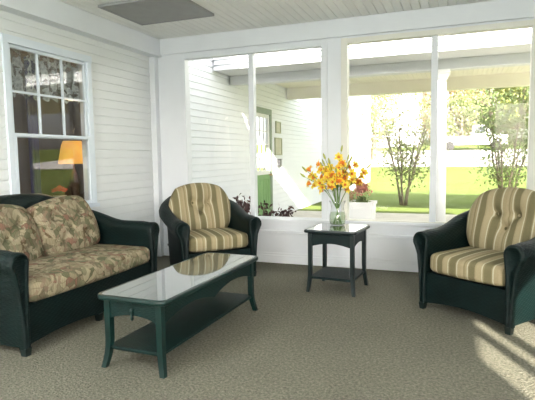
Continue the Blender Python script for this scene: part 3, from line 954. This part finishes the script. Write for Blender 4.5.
prof = [(YE+.061, 3.031), (YQ1+.2, 3.031), (YQ1+.2, 3.10), (YE+.061, 3.35)]
add_rings(bm, [[(XL+.02, y, z) for y, z in prof], [(PX1, y, z) for y, z in prof]])
struct(mesh_obj('porch_roof', bm, M['roof']))
def column(x, y, label):
    t = thing('porch_column', label, 'column', (x, y, 0))
    bm = bmesh.new(); add_lathe(bm, [(.105, .16), (.104, .8), (.098, 1.8), (.088, 2.52)], 28); mesh_obj('shaft', bm, M['planter'], t, smooth=True)
    bm = bmesh.new(); add_box(bm, -.15, .15, -.15, .15, 0, .07, bevel=.005); add_lathe(bm, [(.14, .07), (.145, .10), (.12, .14), (.11, .16)], 28); mesh_obj('base', bm, M['planter'], t)
    bm = bmesh.new(); add_lathe(bm, [(.09, 2.52), (.105, 2.54), (.12, 2.58), (.13, 2.60)], 28); add_box(bm, -.14, .14, -.14, .14, 2.60, 2.665, bevel=.004); mesh_obj('capital', bm, M['planter'], t)
column(-.255, 8.35, 'round white porch column outside the right-hand windows')
# flood lamp on the beam
t = thing('flood_lamp', 'small dark lamp fixed to the outside porch beam', 'lamp', (-3.13, YE-.031, 2.86))
bm = bmesh.new(); add_lathe(bm, [(.035, 0), (.035, .02)], 16); bmesh.ops.rotate(bm, verts=bm.verts, matrix=Matrix.Rotation(pi/2, 3, 'X')); mesh_obj('mount', bm, M['black'], t)
bm = bmesh.new(); add_lathe(bm, [(.02, 0), (.03, .05), (.05, .11)], 16); bmesh.ops.rotate(bm, verts=bm.verts, matrix=Matrix.Rotation(radians(115), 3, 'X')); mesh_obj('head', bm, M['black'], t)

# green door
t = thing('green_door', 'green outside door with a white paned window in the clapboard wing wall', 'door', (XL-.02, (DY0+DY1)/2, DZ0))
hw = (DY1-DY0)/2; hh = DZ1-DZ0
bm = bmesh.new()
add_box(bm, -.06, .03, -hw+.002, -hw+.10, 0, hh-.002); add_box(bm, -.06, .03, hw-.10, hw-.002, 0, hh-.002); add_box(bm, -.06, .03, -hw+.10, hw-.10, hh-.12, hh-.002)
mesh_obj('frame', bm, M['doorframe'], t)
bm = bmesh.new()
dw = hw-.101; zs = 1.0
add_box(bm, -.04, .0, -dw, dw, 0, zs-.06)
k = -dw+.13
while k < dw-.1:
    add_box(bm, 0, .014, k, k+.10, .14, zs-.16, bevel=.006); k += .155
leaf = mesh_obj('door_leaf', bm, M['doorgreen'], t)
bm = bmesh.new()
zt = hh-.122
add_box(bm, -.04, .004, -dw, -dw+.07, zs-.059, zt); add_box(bm, -.04, .004, dw-.07, dw, zs-.059, zt)
add_box(bm, -.04, .004, -dw+.07, dw-.07, zt-.08, zt); add_box(bm, -.04, .004, -dw+.07, dw-.07, zs-.059, zs+.03)
for i in (1, 2):
    yy = -dw+.07+(2*dw-.14)*i/3; add_box(bm, -.03, 0, yy-.012, yy+.012, zs+.03, zt-.08)
for i in (1, 2, 3):
    zz = zs+.03+(zt-.11-zs)*i/4; add_box(bm, -.029, -.001, -dw+.07, dw-.07, zz-.012, zz+.012)
sa_ = mesh_obj('door_sash', bm, M['doorwhite'], t)
mesh_obj('pane', box(-.022, -.018, -dw+.06, dw-.06, zs+.02, zt-.07), M['glass'], sa_)
bm = bmesh.new(); add_lathe(bm, [(.012, 0), (.012, .03), (.028, .04), (.03, .055), (.012, .07)], 14); bmesh.ops.rotate(bm, verts=bm.verts, matrix=Matrix.Rotation(pi/2, 3, 'Y')); mesh_obj('door_knob', bm, M['brass'], t, loc=(0, dw-.05, .93), smooth=True)
struct(mesh_obj('wall_behind_door', box(XL-1.2, XL-1.1, 8.6, 11.4, 0, 2.8), M['room_wall']))

def plaque(y, z, w, h, label):
    t = thing('notice_frame', label, 'notice', (XL-.004, y, z))
    bm = bmesh.new()
    for a in ((-w/2, w/2, -h/2, -h/2+.03), (-w/2, w/2, h/2-.03, h/2), (-w/2, -w/2+.03, -h/2+.03, h/2-.03), (w/2-.03, w/2, -h/2+.03, h/2-.03)):
        add_box(bm, 0, .03, a[0], a[1], a[2], a[3])
    mesh_obj('frame', bm, M['olive'], t); mesh_obj('sheet', box(0, .016, -w/2+.03, w/2-.03, -h/2+.03, h/2-.03), M['plaque'], t)
plaque(10.83, 2.03, .32, .27, 'smaller upper notice frame beside the green door outside')
plaque(10.83, 1.59, .46, .40, 'larger lower notice frame beside the green door outside')
t = thing('wall_mailbox', 'small dark box on the clapboards below the notice frames', 'mailbox', (XL-.004, 10.83, 1.12))
mesh_obj('body', box(0, .07, -.065, .065, 0, .17, bevel=.01), M['black'], t); mesh_obj('lid', box(0, .085, -.072, .072, .1705, .185, bevel=.004), M['black'], t)

# ---- plants
def leaf_cloud(bm, centres, n, size, spread, rng, flat=1.0):
    for _ in range(n):
        c = rng.choice(centres)
        p = Vector(c)+Vector((rng.gauss(0, spread), rng.gauss(0, spread), rng.gauss(0, spread*flat)))
        e = Euler((rng.uniform(-1.2, 1.2), rng.uniform(-1.2, 1.2), rng.uniform(0, 6.3)))
        s = size*rng.uniform(.6, 1.3); R = e.to_matrix()
        q = [Vector((-s, 0, 0)), Vector((-.2*s, -.42*s, .06*s)), Vector((s, 0, -.12*s)), Vector((-.2*s, .42*s, .06*s))]
        bm.faces.new([bm.verts.new(p+R @ a) for a in q])

def shrub_tree(label, x, y, h, spread, nst, nleaf, seed, leaf, lsize, group=None, bare=.35, lean=0.0, ns=.10):
    rng = random.Random(seed)
    t = thing('shrub_tree', label, 'tree', (x, y, gz(x, y)), 0, group)
    bm = bmesh.new(); tips = []
    for k in range(nst):
        a = 2*pi*k/nst+rng.uniform(-.4, .4); r = spread*rng.uniform(.45, 1.0)
        hh = h*rng.uniform(.8, 1.0)
        pts = []
        for i in range(8):
            f = i/7
            pts.append(Vector((cos(a)*(.08+r*f**1.15)+lean*f+rng.uniform(-.03, .03), sin(a)*(.08+r*f**1.15)+rng.uniform(-.03, .03), hh*f*(1-.08*f))))
        add_tube(bm, pts, [.030*(1-.85*i/7)+.004 for i in range(8)], 6)
        for i in range(2, 8):
            for b_ in range(3):
                d = Vector((rng.uniform(-1, 1), rng.uniform(-1, 1), rng.uniform(.0, 1.1))).normalized()*h*rng.uniform(.08, .20)
                e = pts[i]+d; add_tube(bm, [pts[i], pts[i]+d*.5+Vector((0, 0, .02)), e], [.012, .008, .003], 5)
                if pts[i].z > bare*h*.8:
                    tips += [pts[i]+d*.5, e, e, pts[i]]
    mesh_obj('trunk', bm, M['bark'], t, smooth=True)
    bm = bmesh.new(); leaf_cloud(bm, [tuple(p) for p in tips if p.z > bare*h], nleaf, lsize, ns, rng)
    mesh_obj('foliage', bm, leaf, t, recalc=False, autouv=False)
    return t
shrub_tree('sparse pale green multi-stemmed tree on the lawn left of the porch column', -1.38, 14.2, 3.6, 1.1, 7, 3300, 3, M['leafpale'], .052, bare=.18, ns=.20)
shrub_tree('sparse green shrub behind the right-hand armchair outside the window', 1.15, 13.3, 3.0, .8, 7, 3000, 5, M['leafgrn'], .05, bare=.14, ns=.17)

def crown_tree(label, x, y, h, r, seed, leaf, nleaf=2200, lsize=.22, group=None, low=.12):
    rng = random.Random(seed)
    t = thing('leafy_tree', label, 'tree', (x, y, gz(x, y)), 0, group)
    bm = bmesh.new(); add_tube(bm, [(0, 0, 0), (.05, 0, h*.3), (0, .05, h*.75)], [.22, .16, .05], 8)
    cs = []
    for k in range(34):
        a = rng.uniform(0, 2*pi); f = rng.uniform(low, .96)
        rr = r*sqrt(max(.05, 1-((f-.45)/.58)**2))*sqrt(rng.uniform(.2, 1))
        cs.append((rr*cos(a), rr*sin(a), h*f))
    for c in cs[:12]: add_tube(bm, [(0, 0, c[2]*.6), tuple(Vector(c)*.95)], [.07, .02], 5)
    mesh_obj('trunk', bm, M['bark'], t, smooth=True)
    bm = bmesh.new(); leaf_cloud(bm, cs, nleaf, lsize, r*.23, rng); mesh_obj('foliage', bm, leaf, t, recalc=False, autouv=False)
    return t
TG = 'trees beyond the driveway'
crown_tree('russet tree at the left end of the tree line, beside the porch column', -.7, 55, 9.5, 2.6, 21, M['leafaut'], 2600, .26)
crown_tree('pale green low tree beyond the parked truck', .4, 50.5, 4.6, 2.4, 22, M['leafpale'], 2200, .2)
crown_tree('big yellow green tree in the middle of the tree line', 3.0, 56, 11, 3.6, 23, M['leafmid'], 4200, .26)
crown_tree('yellow green tree at the right of the tree line, behind the shrub', 6.6, 54, 10, 3.2, 24, M['leafmid'], 3600, .26)
crown_tree('russet tree between the two yellow green trees', 5.0, 60, 10, 3.0, 25, M['leafaut'], 2600, .26)
crown_tree('green tree at the far right of the tree line', 9.5, 52, 9, 3.2, 26, M['leafgrn'], 3200, .26)
crown_tree('pale tree in front of the white house', -5.6, 36, 5.2, 1.7, 27, M['leafpale'], 1500, .17)

# dark shrub right under the sill outside
rng = random.Random(4)
t = thing('dark_shrub', 'low dark red leaved shrub outside the sill behind the corner armchair', 'shrub', (-2.72, 6.75, 0.0))
bm = bmesh.new(); cs = []
for k in range(16):
    x = rng.uniform(-.46, .50); top = .60+(.16 if x < -.2 else (.06 if x < .12 else -.06))+rng.uniform(-.06, .03)
    e = (x, rng.uniform(-.18, .18), top-.02); add_tube(bm, [(x*.3, e[1]*.3, 0), (x*.7, e[1]*.8, top*.55), e], [.012, .009, .004], 5)
    cs += [e, (x*.9, e[1], top*.85), (x*.8, e[1], top*.65)]
mesh_obj('stems', bm, M['bark'], t); bm = bmesh.new(); leaf_cloud(bm, cs, 520, .042, .045, rng); mesh_obj('foliage', bm, M['leafdark'], t, recalc=False, autouv=False)

# planter
t = thing('planter_box', 'square white planter of red flowers outside, right of the vase', 'planter', (-1.80, 10.05, 0))
bm = bmesh.new()
rings = [[(sx*w, sy*w, z) for sx, sy in ((-1, -1), (1, -1), (1, 1), (-1, 1))] for w, z in ((.24, 0), (.255, .36), (.275, .36), (.275, .42), (.235, .42), (.23, .36))]
add_rings(bm, rings); mesh_obj('box', bm, M['planter'], t)
rng = random.Random(9); bm = bmesh.new(); cs = []
for k in range(22):
    a = rng.uniform(0, 6.3); r = rng.uniform(0, .24); cs.append((r*cos(a), r*sin(a), (.46+.26*(1-r/.33))+rng.uniform(-.02, .05)))
leaf_cloud(bm, cs, 620, .034, .05, rng); mesh_obj('blooms', bm, M['leafpink'], t, recalc=False, autouv=False)['kind'] = 'stuff'
bm = bmesh.new(); leaf_cloud(bm, [(c[0], c[1], .43) for c in cs], 260, .04, .04, rng); mesh_obj('foliage', bm, M['leafgrn'], t, recalc=False, autouv=False)

# white house far off
t = thing('white_house', 'white clapboard house far behind the left tree', 'house', (-9.6, 50, gz(0, 50)))
bm = bmesh.new(); clap_wall(bm, -6.2, 6.2, 0, 5.2, .2, (), 'x', 0, -1, .03); add_box(bm, -6.2, 6.2, .021, 8, 0, 5.2); mesh_obj('wall', bm, M['siding_out'], t)
bm = bmesh.new(); prof = [(-.5, 5.1), (4, 8.6), (8.5, 5.1), (8.5, 5.25), (4, 8.8), (-.5, 5.25)]
add_rings(bm, [[(-6.5, y, z) for y, z in prof], [(6.5, y, z) for y, z in prof]]); mesh_obj('roof', bm, M['drive'], t)
for x in (-3.6, 0, 3.6):
    f = mesh_obj('window', box(x-.55, x+.55, -.06, -.031, 1.0, 2.6), M['doorwhite'], t); mesh_obj('pane', box(x-.45, x+.45, -.066, -.0605, 1.1, 2.5), M['winwhite'], f)

# white pickup truck on the driveway
tx, ty = .55, 43.2
t = thing('pickup_truck', 'white truck parked on the pale driveway beyond the lawn', 'truck', (tx, ty, gz(0, ty)+.05))
prof = [(-1.9, .45), (-1.9, 1.10), (.55, 1.10), (.62, 1.95), (1.55, 1.95), (2.05, 1.25), (3.1, 1.15), (3.15, .45)]
bm = bmesh.new(); rings = [[(x, y, z) for x, z in prof] for y in (-.92, .92)]; add_rings(bm, rings); mesh_obj('body', bm, M['carwhite'], t)
bm = bmesh.new(); add_box(bm, .75, 1.5, -.935, -.921, 1.3, 1.8); mesh_obj('side_window', bm, M['darkglass'], t)
for x in (-1.1, 2.3):
    for y in (-.85, .85):
        bm = bmesh.new(); add_lathe(bm, [(.2, -.12), (.36, -.11), (.38, 0), (.36, .11), (.2, .12)], 20); bmesh.ops.rotate(bm, verts=bm.verts, matrix=Matrix.Rotation(pi/2, 3, 'X')); mesh_obj('wheel', bm, M['rubber'], t, loc=(x, y, .38))

# ------------------------------------------------------------------ light
w = bpy.data.worlds.new('world'); SC.world = w; w.use_nodes = True
N, L = w.node_tree.nodes, w.node_tree.links
bg = N['Background']; sky = N.new('ShaderNodeTexSky'); sky.sky_type = 'NISHITA'; sky.sun_disc = False
sdir = Vector((-.42, .907, -.437)).normalized()          # travel direction
sky.sun_elevation = math.asin(-sdir.z); sky.sun_rotation = math.atan2(-sdir.x, -sdir.y)
sky.dust_density = 3.0; sky.air_density = 1.0; sky.ozone_density = .6
hs = N.new('ShaderNodeHueSaturation'); hs.inputs['Saturation'].default_value = .35
L.new(sky.outputs[0], hs.inputs['Color']); L.new(hs.outputs[0], bg.inputs['Color'])
bg.inputs['Strength'].default_value = .35
su = bpy.data.lights.new('sun', 'SUN'); su.energy = 16.0; su.angle = radians(.55); su.color = (1, .93, .80)
so = bpy.data.objects.new('sun', su); COL.objects.link(so); so.rotation_euler = sdir.to_track_quat('-Z', 'Y').to_euler()

# added fill lamps, out of view, brighten the room: glowing globe, point lamp below
for lx, ly, lab in ((-2.70, .05, 'added round white fill lamp on the ceiling, out of view on the left side'), (2.2, .1, 'added round white fill lamp on the ceiling, out of view on the right side')):
    t = thing('fill_lamp', lab, 'lamp', (lx, ly, ZC-.001))
    bm = bmesh.new(); add_lathe(bm, [(.13, 0), (.13, -.03), (.10, -.04)], 24); mesh_obj('mount', bm, M['white'], t)
    bm = bmesh.new(); add_lathe(bm, [(.10, -.041), (.15, -.09), (.14, -.15), (.08, -.19), (.01, -.20)], 24); mesh_obj('globe', bm, M['globe'], t, smooth=True)
    pl = bpy.data.lights.new('fill_light', 'POINT'); pl.energy = 105; pl.shadow_soft_size = .16; pl.color = (.93, .97, 1)
    po = bpy.data.objects.new('fill_light', pl); COL.objects.link(po); po.parent = t; po.location = (0, 0, -.42)
il = bpy.data.lights.new('lamp_bulb', 'POINT'); il.energy = 14; il.shadow_soft_size = .05; il.color = (1, .75, .45)
io = bpy.data.objects.new('lamp_bulb', il); COL.objects.link(io); io.location = (-4.75, 5.20, 1.75)

vs = SC.view_settings; vs.view_transform = 'Standard'; vs.look = 'None'; vs.exposure = 0.80; vs.gamma = 1.0; vs.use_curve_mapping = False
